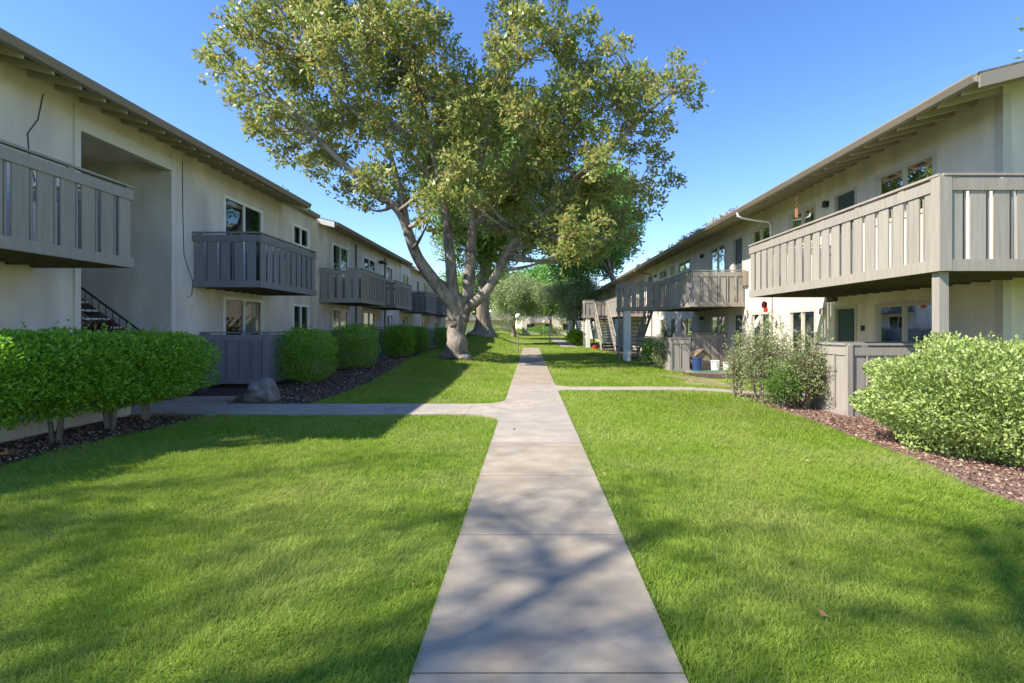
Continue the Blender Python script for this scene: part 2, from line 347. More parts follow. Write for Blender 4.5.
for xe, sg in ((PX0, 1), (PX1, -1)):
    n = 9000; y = 1.9 + 11*rng.random(n)**1.5; k = (y < 8.6) | (y > 10.8) if sg > 0 else (y < 12.6); y = y[k]; n = len(y)
    x = xe - sg*np.abs(rng.normal(0, .02, n)) - sg*.004; P = np.stack([x, y, tz(x, y) + .004], 1); a = rng.uniform(0, 6.28, n); hh = rng.uniform(.015, .045, n)
    S = np.stack([np.cos(a), np.sin(a), 0*a], 1)*(.0028 + y*.0004)[:, None]
    T = P + np.stack([sg*hh*rng.uniform(-.6, .75, n), hh*rng.normal(0, .4, n), hh*.75], 1); Q.append(np.stack([P-S, P+S, T+S*.3, T-S*.3], 1))
tag(quads(np.concatenate(Q), 'grass', M['blade']), 'short bright green lawn grass on both sides of the path', 'grass', kind='stuff')

def chips(name, ef, xf, y0, y1, n, m, label, smin=.015, smax=.05):
    y = rng.uniform(y0, y1, n); v = rng.random(n); x = ef(y) + (xf - ef(y)) * v * .95 + (0.03 if xf > 0 else -.03)
    P = np.stack([x, y, tz(x, y) + .018 + rng.random(n) * .02], 1)
    D = rng.normal(size=(n, 3)); D[:, 2] *= .25; L = rng.uniform(smin, smax, n)
    tag(quads(leafquads(P, D, L, L * rng.uniform(.3, .7, n), .1), name, m), label, 'mulch', kind='stuff')
chips('bark_chips', edgeR, 7.5, 3.5, 12.6, 26000, M['chip'], 'reddish brown bark chips of the right hand bed')
chips('bark_chips', edgeL2, -6.8, 10.5, 24, 5000, M['chip'], 'dry leaves and bark bits in the bed of the left patio bushes', .03, .07)
chips('bark_chips', edgeL1, -7.1, 4.5, 9.1, 4000, M['chip'], 'dark bark bits under the long left hedge', .02, .05)

# ------------------------------------------------------------------ building kit
def panels(b, p0, p1, z0, z1, closed=False, per=.34, bw=.228, th=.02, toph=.17, both=.17, cap=True, capb=None):
    """board railing along the segment p0-p1 (2D), boards on the plane; b: MB for boards, capb: MB for cap rail"""
    p0 = np.array(p0, float); p1 = np.array(p1, float); L = np.linalg.norm(p1 - p0); d = (p1 - p0) / L; nn = np.array([-d[1], d[0]])
    def blk(B, s0, s1, a, c, za, zb):
        q = [p0 + d*s0 + nn*a, p0 + d*s1 + nn*a, p0 + d*s1 + nn*c, p0 + d*s0 + nn*c]
        B.hexa([(x, y, za) for x, y in q], [(x, y, zb) for x, y in q])
    zc = z1 - .075
    B2 = capb or b
    blk(B2, -.01, L+.01, -.045, .045, z1 - .035, z1)            # flat cap on short blocks
    k = 0; s = .1
    while s < L: blk(B2, s, min(s + .12, L), -.02, .02, zc + .001, z1 - .036); s += 1.1
    blk(B2, 0, L, -.03, .03, zc - toph, zc)                     # top face board
    blk(b, 0, L, -.03, .03, z0, z0 + both)                     # bottom rim
    n = max(1, int(round(L / per))); pr = L / n
    for i in range(n):
        c = (i + .5) * pr; blk(b, c - bw/2*pr/per, c + bw/2*pr/per, -th/2, th/2, z0 + both + .001, zc - toph - .001)
        if i < n - 1:
            c = (i + 1) * pr; blk(b, c - .016, c + .016, .012 if not closed else -.03, .045, z0 + both + .001, zc - toph - .001)
    if closed: blk(b, .01, L - .01, .013, .03, z0 + both*.5, zc - toph*.5)

class Bldg:
    def __init__(s, name, side, wx, y0, y1, label, group, wm, pm, eu, ze, gut, depth=10, zg=-.3, roof_y=None, flush=None):
        s.s = side; s.wx = wx; s.y0 = y0; s.y1 = y1; s.wm = wm; s.pm = pm; s.eu = eu; s.ze = ze; s.D = depth; s.zg = zg
        s.o = (wx, (y0+y1)/2, 0); s.root = empty(name, s.o, label, 'building', group); s.holes = []; s.ry = roof_y or (y0-.8, y1+.8)
        s.pit = .25; s.ztw = ze + s.pit * eu            # deck underside at wall
    def X(s, u): return s.wx + s.s * u
    def P(s, b, name, m, parent=None, **k): return b.build(name, m, parent or s.root, s.o if True else None, **k)
    def part(s, b, name, m, **k): return b.build(name, m, s.root, s.o, **k)
    def sub(s, b, name, m, par, **k): return b.build(name, m, par, s.o, **k)
    def facade(s):
        ys = sorted({s.y0, s.y1, *[h[0] for h in s.holes], *[h[1] for h in s.holes]})
        zs = sorted({s.zg, s.ztw - .03, *[h[2] for h in s.holes], *[h[3] for h in s.holes]})
        b = MB(); t = .16
        inh = lambda y, z: any(h[0] < y < h[1] and h[2] < z < h[3] for h in s.holes)
        for a, c in zip(ys[:-1], ys[1:]):
            for e, f in zip(zs[:-1], zs[1:]):
                if inh((a+c)/2, (e+f)/2): continue
                x = s.X(0); q = [(x, a, e), (x, c, e), (x, c, f), (x, a, f)]
                b.add(q if s.s > 0 else q[::-1], [(0, 1, 2, 3)])
        for h in s.holes:
            a, c, e, f = h[:4]; x0, x1 = s.X(0), s.X(-t)
            for q in ([(x0,a,e),(x1,a,e),(x1,a,f),(x0,a,f)], [(x0,c,e),(x0,c,f),(x1,c,f),(x1,c,e)], [(x0,a,f),(x1,a,f),(x1,c,f),(x0,c,f)], [(x0,a,e),(x0,c,e),(x1,c,e),(x1,a,e)]): b.add(q, [(0,1,2,3)])
        s.part(b, 'wall', s.wm)
        # end walls with gable, back wall
        rx = s.D / 2; zr = s.ztw + s.pit * rx - .03
        for y, sg in ((s.y0, -1), (s.y1, 1)):
            b = MB(); x = [s.X(0), s.X(-rx), s.X(-s.D)]
            q = [(x[0],y,s.zg),(x[2],y,s.zg),(x[2],y,s.ztw-.03),(x[1],y,zr),(x[0],y,s.ztw-.03)]
            b.add(q, [(0,1,2,3,4)]); s.part(b, 'wall', s.wm)
        b = MB(); xb = s.X(-s.D); b.add([(xb,s.y0,s.zg),(xb,s.y1,s.zg),(xb,s.y1,s.ztw),(xb,s.y0,s.ztw)], [(0,1,2,3)]); s.part(b, 'wall', s.wm)
    def roof(s, ya=None, yb=None, eu=None, ze=None, rafters=True, debris=False):
        ya = s.ry[0] if ya is None else ya; yb = s.ry[1] if yb is None else yb; eu = s.eu if eu is None else eu; ze = s.ze if ze is None else ze
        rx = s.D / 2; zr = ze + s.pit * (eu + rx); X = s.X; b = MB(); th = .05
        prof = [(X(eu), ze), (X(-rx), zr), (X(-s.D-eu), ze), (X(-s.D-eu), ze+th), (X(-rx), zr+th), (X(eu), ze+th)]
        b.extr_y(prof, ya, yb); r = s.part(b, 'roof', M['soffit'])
        b = MB(); b.extr_y([(X(eu+.04), ze+th+.002), (X(-rx), zr+th+.003+.01), (X(-s.D-eu-.04), ze+th+.002), (X(-s.D-eu-.04), ze+th+.03), (X(-rx), zr+th+.05), (X(eu+.04), ze+th+.03)], ya-.03, yb+.03)
        s.sub(b, 'shingles', M['shingle'], r)
        b = MB(); b.box(X(eu), X(eu+.035), ya, yb, ze-.085, ze+th); s.sub(b, 'fascia', M['gutter'], r)
        b = MB(); g0 = eu + .037; zt = ze + th
        g = [(g0, zt-.13), (g0+.07, zt-.13), (g0+.09, zt-.09), (g0+.12, zt-.03), (g0+.12, zt), (g0+.105, zt), (g0+.105, zt-.02), (g0+.06, zt-.115), (g0, zt-.115)]
        b.extr_y([(X(u), z) for u, z in g], ya-.02, yb+.02); s.sub(b, 'gutter', M['gutter'], r)
        for yy in (ya - .035, yb + .002):
            b = MB(); pr = [(X(eu+.02), ze-.17), (X(-rx), zr-.17), (X(-s.D-eu), ze-.17), (X(-s.D-eu), ze+th), (X(-rx), zr+th), (X(eu+.02), ze+th)]
            b.extr_y(pr, yy, yy + .033); s.sub(b, 'rake_board', M['rafterL'] if s.s > 0 else M['gutter'], r)
        if rafters:
            n = int((yb - ya - .2) / .5); me = None
            for i in range(min(n, 99)):
                yc = ya + .35 + i * .5
                if me is None:
                    b = MB(); b.extr_y([(X(eu-.01), ze-.135), (X(eu-.01), ze-.003), (X(-.3), ze+s.pit*(eu+.3)-.003), (X(-.3), ze+s.pit*(eu+.3)-.14)], yc-.022, yc+.022)
                    first = s.sub(b, 'rafter', M['rafter'], r); me = first; yf = yc
                else:
                    c = me.copy(); COL.objects.link(c); c.parent = r; c.location = (0, yc - yf, 0)
        return r
    def window(s, ya, yb, za, zb, fm='white', curtain=None, split=True, label=None, t=.085):
        s.holes.append((ya, yb, za, zb)); X = s.X; y0, y1 = sorted((ya, yb))
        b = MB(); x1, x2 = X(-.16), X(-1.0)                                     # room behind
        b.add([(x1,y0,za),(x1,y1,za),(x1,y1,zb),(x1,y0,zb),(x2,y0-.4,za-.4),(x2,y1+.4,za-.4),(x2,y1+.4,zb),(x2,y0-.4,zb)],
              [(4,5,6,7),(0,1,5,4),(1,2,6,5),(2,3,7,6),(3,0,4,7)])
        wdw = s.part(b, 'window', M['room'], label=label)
        b = MB(); u0, u1 = -.045, .022; w_ = t
        b.box(X(u0),X(u1),y0-w_*.3,y1+w_*.3,zb-w_*.7,zb+w_*.3); b.box(X(u0),X(u1),y0-w_*.3,y1+w_*.3,za-w_*.3,za+w_*.7)
        b.box(X(u0),X(u1),y0-w_*.3,y0+w_*.7,za+w_*.7,zb-w_*.7); b.box(X(u0),X(u1),y1-w_*.7,y1+w_*.3,za+w_*.7,zb-w_*.7)
        if split: ym = (y0+y1)/2; b.box(X(u0),X(u1-.01),ym-.035,ym+.035,za+w_*.7,zb-w_*.7)
        s.sub(b, 'frame', M[fm], wdw)
        b = MB(); xg = X(-.03); b.add([(xg,y0+.01,za+.01),(xg,y1-.01,za+.01),(xg,y1-.01,zb-.01),(xg,y0+.01,zb-.01)],[(0,1,2,3)])
        s.sub(b, 'pane', M['glass'], wdw)
        if curtain:
            fr0, fr1, cm = curtain; b = MB(); n = 40
            c0 = y0+(y1-y0)*fr0; c1 = y0+(y1-y0)*fr1; V = []
            for i in range(n+1):
                yy = c0+(c1-c0)*i/n; xx_ = X(-.2-.02*math.sin(i*1.9)); V += [(xx_,yy,za+.01),(xx_,yy,zb-.01)]
            b.add(V, [(2*i,2*i+2,2*i+3,2*i+1) for i in range(n)]); s.sub(b, 'curtain', M[cm], wdw)
        return wdw
    def doorway(s, ya, yb, za, zb, m='door', fm='cream', label=None):
        s.holes.append((ya, yb, za, zb)); X = s.X; y0, y1 = sorted((ya, yb))
        b = MB(); b.box(X(-.06),X(-.10),y0+.04,y1-.04,za+.01,zb-.04)
        for k in range(2):                                                      # raised panels
            z0 = za + .2 + k*(zb-za)*.48; b.box(X(-.059),X(-.05),y0+.18,y1-.18,z0,z0+(zb-za)*.36)
        d = s.part(b, 'door', M[m], label=label)
        b = MB(); b.box(X(-.12),X(.02),y0-.03,y0+.04,za,zb+.03); b.box(X(-.12),X(.02),y1-.04,y1+.03,za,zb+.03); b.box(X(-.12),X(.02),y0+.04,y1-.04,zb-.04,zb+.03)
        s.sub(b, 'frame', M[fm], d)
        b = MB(); b.sphere((X(-.02), y0+.13, za+1.0), .032, 8, 6); s.sub(b, 'handle', M['brass'], d)
    def balcony(s, ya, yb, dep, zb, zt, near=True, far=True, m=None, posts=(), label=None, side=True, landing=None):
        m = m or s.pm; X = s.X
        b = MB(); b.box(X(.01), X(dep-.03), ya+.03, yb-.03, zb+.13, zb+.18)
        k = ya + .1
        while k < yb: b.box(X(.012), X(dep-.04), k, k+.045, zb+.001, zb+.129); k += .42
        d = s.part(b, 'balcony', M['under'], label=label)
        b = MB(); c = MB(); o = X(dep); iw = X(.02)
        sgn = s.s
        def seg(p, q):          # boards on outside: normal must point inwards (+nn side has battens)
            panels(b, p, q, zb, zt, capb=c)
        if side:
            if sgn > 0: seg((o, yb), (o, ya)) if False else seg((o, ya), (o, yb))
            else: seg((o, yb), (o, ya))
        if near: seg((iw, ya), (o - sgn*.03, ya)) if sgn < 0 else seg((iw, ya), (o - .03, ya))
        if far: seg((o - sgn*.03, yb), (iw, yb))
        if b.n: s.sub(b, 'railing', m, d)
        if c.n: s.sub(c, 'cap_rail', m, d)
        for (pu, py) in posts:
            b = MB(); z = tzf(X(pu), py); b.box(X(pu)-.07, X(pu)+.07, py-.07, py+.07, z-.2, zb+.002); s.sub(b, 'post', m, d)
        return d
    def lamp(s, y, z, m='metal'):
        b = MB(); X = s.X; b.box(X(0), X(.03), y-.06, y+.06, z-.08, z+.08); l = s.part(b, 'wall_lamp', M[m])
        b = MB(); b.tube([(X(.1), y, z+.07), (X(.1), y, z-.10)], [.05, .065], 10); b.bar((X(.02), y, z+.05), (X(.1), y, z+.08), .03, .03); s.sub(b, 'lamp_shade', M[m], l)

M['rafterL'] = M['offwhite']

# ------------------------------------------------------------------ left buildings
GL = 'two storey apartment blocks along the left lawn'
LX = -8.6; GX = 1.7; ZB, ZT = 2.61, 4.02
A = Bldg('apartment_building', 1, LX, 5.6, 20.2, 'nearest grey apartment block on the left, with a tall open stairwell', GL, M['wallL'], M['wood'], .9, 5.80, None, roof_y=(4.9, 17.6))
A.roof(); A.roof(17.6, 20.25, eu=.12, ze=5.80+.25*.78, rafters=False)
A.window(14.33, 16.37, 2.85, 5.30, curtain=(0, .38, 'greencurtain')); A.window(14.33, 16.37, .15, 2.44, curtain=(.6, 1, 'curtain'))
A.window(18.5, 19.8, 4.63, 5.35, curtain=(.05, .5, 'curtain')); A.window(18.5, 19.8, 1.1, 2.43, curtain=(.5, 1, 'greencurtain'))
A.balcony(5.3, 8.85, GX, ZB, ZT, label='balcony nearest the camera, cut by the left edge of the photo')
A.balcony(13.0, 16.4, GX, ZB, ZT, m=M['woodD'])
# stairwell recess
A.holes.append((9.72, 12.2, .02, 5.35)); X = A.X
b = MB(); xd = X(-4.2); b.box(X(-.16), xd, 12.2, 12.24, -.1, 5.9); b.box(X(-.16), xd, 9.62, 9.66, -.1, 5.9); b.box(xd, xd-.05, 9.62, 12.24, -.1, 5.9); b.box(X(-.16), xd, 9.66, 12.2, 5.52, 5.57)
b.box(X(-.16), xd, 9.66, 12.2, 0.0, 0.03)
A.part(b, 'stairwell', M['wallL'])
for (a, c) in ((9.60, 9.73), (12.19, 12.34)):
    b = MB(); b.box(X(.002), X(.035), a, c, 0, 5.78); A.part(b, 'trim_board', M['trimL'])
b = MB(); b.box(X(.002), X(.030), 9.732, 12.188, 5.34, 5.62); A.part(b, 'header_beam', M['trimL'])
b = MB(); b.box(X(.002), X(.02), 20.04, 20.2, 0, 5.95); A.part(b, 'trim_board', M['wallL'])
st = MB(); n = 14
for i in range(n):
    z = .2 * (i + 1); u = .8 - .27 * i; st.box(X(u), X(u-.29), 11.11, 12.11, z-.045, z)
stair = A.part(st, 'staircase', M['trimL'])
b = MB()
for yy in (11.08, 12.14): b.bar((X(.85), yy, .02), (X(-2.9), yy, 2.72), .045, .24)
A.sub(b, 'stringer', M['under'], stair)
b = MB()
b.tube([(X(.9), 11.06, .95), (X(-2.7), 11.06, 3.6)], [.025, .025], 8); b.tube([(X(.9), 11.06, .28), (X(-2.7), 11.06, 2.93)], [.014, .014], 6)
for i in range(25):
    u = .9 - .15 * i; z0 = .28 + (.9-u) * .736; b.tube([(X(u), 11.06, z0), (X(u), 11.06, z0 + .67)], [.009, .009], 5)
A.sub(b, 'handrail', M['metal'], stair)
# cables on the wall
for k, pts in enumerate([[(12.6, 5.7), (12.62, 4.4), (12.66, 3.4), (12.8, 3.1), (13.0, 2.75), (12.95, 2.4), (12.8, 2.35)], [(9.0, 5.7), (8.9, 5.2), (8.72, 4.9), (8.75, 4.5), (8.85, 4.1)]]):
    b = MB(); b.tube([(X(.012), y, z) for y, z in pts], [.008]*len(pts), 5); A.part(b, 'cable', M['metal'])
A.facade()

B = Bldg('apartment_building', 1, LX, 20.25, 33.6, 'second apartment block from the left foreground, its white eave tip beside the magnolia limb', GL, M['wallL'], M['wood'], .65, 5.82, None, roof_y=(20.7, 34.0))
B.roof()
B.window(22.2, 24.1, 2.85, 5.28, curtain=(.5, 1, 'curtain')); B.window(22.2, 24.1, .15, 2.42, curtain=(.55, 1, 'curtain'))
B.window(26.3, 28.3, 4.6, 5.28, curtain=(0, .5, 'curtain')); B.window(26.3, 28.3, 1.0, 2.42, curtain=(0, .5, 'greencurtain'))
B.window(30.6, 31.9, 4.45, 5.3); B.window(30.6, 31.9, 1.0, 2.42, curtain=(.3, 1, 'curtain'))
B.balcony(20.8, 24.35, GX, ZB, ZT); B.balcony(26.1, 29.7, GX, ZB, ZT)
b = MB(); b.tube([(B.X(.05), 25.1, 5.7), (B.X(.05), 25.1, .1)], [.045]*2, 8); B.part(b, 'downpipe', M['gutter'])
b = MB(); b.tube([(B.X(.05), 30.1, 5.7), (B.X(.05), 30.1, .1)], [.045]*2, 8); B.part(b, 'downpipe', M['gutter'])
b = MB(); b.box(B.X(0), B.X(.25), 29.0, 29.3, 5.25, 5.4); b.box(B.X(.22), B.X(.34), 28.9, 29.0, 5.2, 5.34); b.box(B.X(.22), B.X(.34), 29.3, 29.42, 5.2, 5.34); B.part(b, 'flood_light', M['metal'])
B.facade()

Cb = Bldg('apartment_building', 1, LX, 33.65, 52, 'farthest apartment block on the left, mostly hidden behind the magnolia trunk', GL, M['wallL'], M['wood'], .65, 5.82, None, roof_y=(36.6, 52.6))
Cb.roof(); Cb.roof(33.7, 36.55, eu=.12, ze=5.95, rafters=False)
Cb.window(34.3, 36.1, 4.5, 5.3); Cb.window(34.3, 36.1, .8, 2.42); Cb.doorway(38.6, 39.6, 2.85, 5.2, fm='white'); Cb.window(41, 43, 4.5, 5.3); Cb.window(40, 42, .8, 2.42)
Cb.window(46, 48, 4.5, 5.3); Cb.window(46, 48, .8, 2.42)
Cb.balcony(33.5+.2, 37.4, GX, ZB, ZT, m=M['woodD']); Cb.balcony(40.2, 43.8, GX, ZB, ZT, m=M['woodD']); Cb.balcony(46, 49.5, GX, ZB, ZT)
Cb.facade()

# ------------------------------------------------------------------ right buildings
GR = 'two storey apartment blocks along the right lawn'
RX = 8.35; RB, RT = 2.40, 3.82
R = Bldg('apartment_building', -1, RX, 9.0, 50, 'long beige apartment block on the right, with the wrap around corner balcony', GR, M['wallR'], M['woodR'], 1.12, 5.60, None, roof_y=(8.2, 50.6))
roofR = R.roof()
zt = 5.2
R.window(10.5, 12.3, 4.05, zt, 'cream'); R.doorway(13.06, 13.96, 2.6, zt-.02, 'doorG'); R.window(14.9, 16.4, 4.1, zt, 'cream', (.6, 1, 'curtain'))
R.window(17.7, 19.2, 4.1, zt, 'cream'); R.doorway(20.0, 20.9, 2.6, zt-.02); R.window(21.8, 23.6, 3.7, zt, 'cream')
R.window(26.6, 28.6, 4.65, zt, 'cream'); R.window(29.4, 30.2, 4.65, zt, 'cream', split=False); R.window(31.1, 32.8, 4.65, zt, 'cream')
R.doorway(35, 36, 2.6, zt-.02); R.window(37.4, 39.4, 4.0, zt, 'cream'); R.window(44, 46, 4.0, zt, 'cream')
zl = 2.12
R.window(10.5, 12.3, .7, zl, 'cream', (0, .5, 'greencurtain')); R.doorway(13.06, 13.96, 0, zl, 'doorG'); R.window(14.9, 16.4, .7, zl, 'cream', (.1, .8, 'curtain'))
R.window(17.7, 19.2, .7, zl, 'cream', (.5, 1, 'curtain')); R.doorway(20.0, 20.9, 0, zl); R.window(21.8, 23.6, .75, zl, 'cream')
R.window(26.2, 28.2, .9, zl, 'cream'); R.doorway(29.2, 30.1, 0, zl); R.window(31.1, 32.8, .9, zl, 'cream'); R.window(37.4, 39.4, .9, zl, 'cream'); R.window(44, 46, .9, zl, 'cream')
for y, z in ((14.3, 5.05), (24.6, 5.05), (14.45, 2.05), (24.6, 2.05), (33.7, 5.0), (19.5, 2.2)): R.lamp(y, z, 'metal' if z > 3 or y > 20 else 'cream')
# near wrap-around gallery
X = R.X; dep = RX - 5.98
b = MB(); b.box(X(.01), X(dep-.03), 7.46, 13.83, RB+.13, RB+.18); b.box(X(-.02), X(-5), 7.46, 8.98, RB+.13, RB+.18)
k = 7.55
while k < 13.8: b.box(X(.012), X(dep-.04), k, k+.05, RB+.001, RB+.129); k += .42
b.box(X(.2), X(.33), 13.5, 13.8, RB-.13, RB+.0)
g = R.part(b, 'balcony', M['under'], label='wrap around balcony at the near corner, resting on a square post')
b = MB(); c = MB()
panels(b, (5.98, 13.86), (5.98, 7.43), RB, RT, capb=c); panels(b, (6.01, 7.43), (13.5, 7.43), RB, RT, capb=c); panels(b, (8.33, 13.86), (6.01, 13.86), RB, RT, capb=c)
c.box(5.945, 6.12, 7.395, 7.57, RB, RT-.04)
R.sub(b, 'railing', M['woodR'], g); R.sub(c, 'cap_rail', M['woodR'], g)
b = MB(); b.box(6.02, 6.16, 7.50, 7.64, -.4, RB); R.sub(b, 'post', M['woodR'], g)
# second gallery with stair landing
def landing(y0, ylen, x_out, flight, zb=RB, zt_=RT, par=R, xin=6.28, pm=M['woodR'], pillar=True):
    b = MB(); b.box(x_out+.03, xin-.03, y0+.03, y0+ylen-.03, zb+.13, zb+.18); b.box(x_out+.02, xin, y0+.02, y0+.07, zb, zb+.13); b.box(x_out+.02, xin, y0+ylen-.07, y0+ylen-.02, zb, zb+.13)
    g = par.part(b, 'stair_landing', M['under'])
    b = MB(); panels(b, (x_out, y0+ylen), (x_out, y0), zb, zt_)
    if flight > 0: panels(b, (x_out+.03, y0), (xin-.03, y0), zb, zt_)
    else: panels(b, (x_out+.03, y0), (x_out+.8, y0), zb, zt_); panels(b, (xin-.03, y0+ylen), (x_out+.03, y0+ylen), zb, zt_)
    par.sub(b, 'railing', pm, g)
    if pillar:
        for yy in (y0+.05,):
            b = MB(); b.box(x_out+.12, x_out+.44, yy, yy+.32, tzf(x_out, yy)-.3, zb-.002); par.sub(b, 'pillar', M['offwhite'], g)
        b = MB(); b.box(x_out+.02, x_out+.11, y0+ylen-.4, y0+ylen-.28, -.4, zb-.002); par.sub(b, 'post', pm, g)
    # flight of open steps
    b = MB(); n = 13; ys_ = y0 + ylen if flight > 0 else y0; xa, xb = (x_out+.85, xin-.06)
    if flight > 0: xa, xb = x_out+.75, xin-.1
    for i in range(n):
        z = zb + .18 - (zb + .33) / n * (i + 1) + .0; yy = ys_ + flight * (.06 + .29 * i); b.box(xa, xb, yy, yy + flight*.27, z-.05, z)
    stp = par.part(b, 'staircase', pm)
    b = MB()
    for xx_ in (xa-.03, xb+.03): b.bar((xx_, ys_, zb+.05), (xx_, ys_+flight*3.85, -.1), .05, .24)
    par.sub(b, 'stringer', pm, stp)
    b = MB()
    for xx_ in (xa-.03, xb+.03):
        b.bar((xx_, ys_, zb+1.15), (xx_, ys_+flight*3.85, .95), .05, .12); b.bar((xx_, ys_, zb+.55), (xx_, ys_+flight*3.85, .35), .03, .09)
        for i in range(6): yy = ys_+flight*(.2+.68*i); z = zb + 1.1 - (zb+.2)*(.2+.68*i)/3.85; b.box(xx_-.03, xx_+.03, yy-.03, yy+.03, z-1.15, z)
    par.sub(b, 'handrail', pm, stp)
d2 = RX - 6.28
R.balcony(19.8, 26.0, d2, RB, RT, far=False); landing(24.4, 1.5, 4.4, 1)
R.balcony(36.8, 46.0, d2, RB, RT); landing(41.0, 1.5, 4.4, -1)
# downspouts sweeping from the gutter to the wall
for yy in (17.55, 34.8):
    b = MB(); x0 = R.X(1.2); b.tube([(x0, yy, 5.55), (x0, yy, 5.42), (R.X(1.05), yy, 5.36), (R.X(.6), yy, 5.28), (R.X(.12), yy, 5.22), (R.X(.06), yy, 5.1), (R.X(.06), yy, 3.9 if yy < 20 else .2), (R.X(.06), yy, .1)], [.042]*8, 8)
    R.part(b, 'downspout', M['offwhite'] if yy < 20 else M['gutter'], smooth=True)
b = MB(); b.box(X(0), X(.03), 12.72, 12.84, 1.5, 1.63); R.part(b, 'number_plaque', M['metal'])
b = MB(); b.box(X(0), X(.12), 19.45, 19.75, 3.2, 3.75); R.part(b, 'meter_box', M['gutter'])
b = MB(); b.box(X(.002), X(.03), 9.0, 9.14, -.3, 5.7); b.box(X(.03), X(-.12), 8.97, 8.998, -.3, 5.7); R.part(b, 'corner_trim', M['cream'])
R.facade()

S = Bldg('apartment_building', -1, RX, 55, 98, 'farther apartment block on the right, beyond the pale willowy tree', GR, M['wallR'], M['woodR'], 1.12, 5.60, None, roof_y=(52.6, 98.5))
S.roof()
for k in range(5): S.window(57+8*k, 59+8*k, 4.2, 5.2, 'cream'); S.window(57+8*k, 59+8*k, .9, 2.2, 'cream')
landing(53.2, 1.6, 3.9, -1, par=S, xin=6.28, pm=M['wood']); S.balcony(54.0, 66, d2, RB, RT, m=M['wood'])
S.facade()

# ------------------------------------------------------------------ far end buildings
def far_block(x0, x1, y, zr, label, balc):
    o = ((x0+x1)/2, y, .2); r = empty('apartment_building', o, label, 'building', 'buildings closing the far end of the lawn')
    b = MB(); b.box(x0, x1, y, y+9, -.3, zr); b.build('wall', M['wallR'], r, o)
    b = MB(); b.add([(x0-.6,y-.8,zr),(x1+.6,y-.8,zr),(x1+.6,y+4.5,zr+1.5),(x0-.6,y+4.5,zr+1.5),(x0-.6,y+10,zr),(x1+.6,y+10,zr),
                    (x0-.6,y-.8,zr-.25),(x1+.6,y-.8,zr-.25)], [(0,1,2,3),(3,2,5,4),(6,7,1,0),(0,3,4),(1,5,2)]); b.build('roof', M['shingle'], r, o)
    n = int((x1-x0)/3.4)
    for fl in ([.9, 3.6] if zr > 4 else [.9]):
        for k in range(n):
            xa = x0 + .8 + k*3.4; b = MB(); b.box(xa, xa+1.6, y-.03, y-.005, fl+.2, fl+1.5); wd = b.build('window', M['white'], r, o)
            b = MB(); b.box(xa+.08, xa+1.52, y-.06, y-.031, fl+.28, fl+1.42); b.build('pane', M['dark'], wd, o)
    for (xa, xb) in balc:
        b = MB(); panels(b, (xa, y-1.4), (xb, y-1.4), 2.5, 3.8); panels(b, (xa, y-.01), (xa, y-1.37), 2.5, 3.8); b.box(xa, xb, y-1.36, y-.01, 2.6, 2.7); b.build('balcony', M['wood'], r, o)
far_block(-1.5, 13, 96, 5.9, 'two storey block closing the far end of the lawn, right of the globe lamps', [(0, 3.4), (5.5, 9)])
far_block(-20, -3.2, 86, 2.9, 'low single storey building glimpsed behind the second big tree trunk', [])

# ------------------------------------------------------------------ fences
def fence(label, segs, z0, z1, o, m, closed=True, gates=None, group=None, extra=None):
    r = empty('patio_fence', o, label, 'fence', group)
    for p, q in segs:
        b = MB(); c = MB(); panels(b, p, q, z0, z1, closed=closed, capb=c, toph=.15, both=.12, bw=.27)
        b.build('boards', m, r, o); c.build('rail', m, r, o)
    for (p, q) in segs:
        b = MB(); b.box(p[0]-.05, p[0]+.05, p[1]-.05, p[1]+.05, z0-.3, z1-.036); b.build('post', m, r, o)
fence('slate painted patio fence under the second left balcony, beside the boulder', [((-8.58, 13.3), (-6.95, 13.3)), ((-6.9, 13.3), (-6.9, 24.8))], .12, 1.47, (-7.7, 13.3, 0), M['woodD'])
fence('dark patio fence far down the left wall, before the magnolia trunk', [((-8.58, 27.5), (-6.75, 27.5)), ((-6.7, 27.5), (-6.7, 40))], .2, 1.6, (-7.7, 27.5, 0), M['woodD'])
fence('taupe board fence behind the pale variegated shrub on the right', [((6.0, 9.6), (8.33, 9.6)), ((5.97, 10.7), (5.97, 9.6)), ((8.33, 10.7), (6.0, 10.7))], -.12, 1.28, (7.1, 9.6, 0), M['woodR'])
fence('weathered patio fence below the second right gallery, beside the blue bin', [((5.35, 19.4), (6.1, 19.4)), ((5.32, 24.0), (5.32, 19.4))], -.1, 1.2, (5.6, 19.4, 0), M['wood'])
fence('brown patio divider fence against the wall behind the blue bin', [((6.9, 21.6), (8.33, 21.6)), ((6.1, 21.6), (6.85, 21.6))], 0, 1.35, (7.4, 21.6, 0), M['wood'])
b = MB()
for i in range(6): b.box(-7.22, -7.16, 4.0+.86*i, 4.85+.86*i, -.05, .26)
b.box(-8.55, -7.23, 9.06, 9.12, -.05, .26)
tag(b.build('edging_board', M['trimL']), 'low beige edging board running behind the hedge trunks', 'edging board')

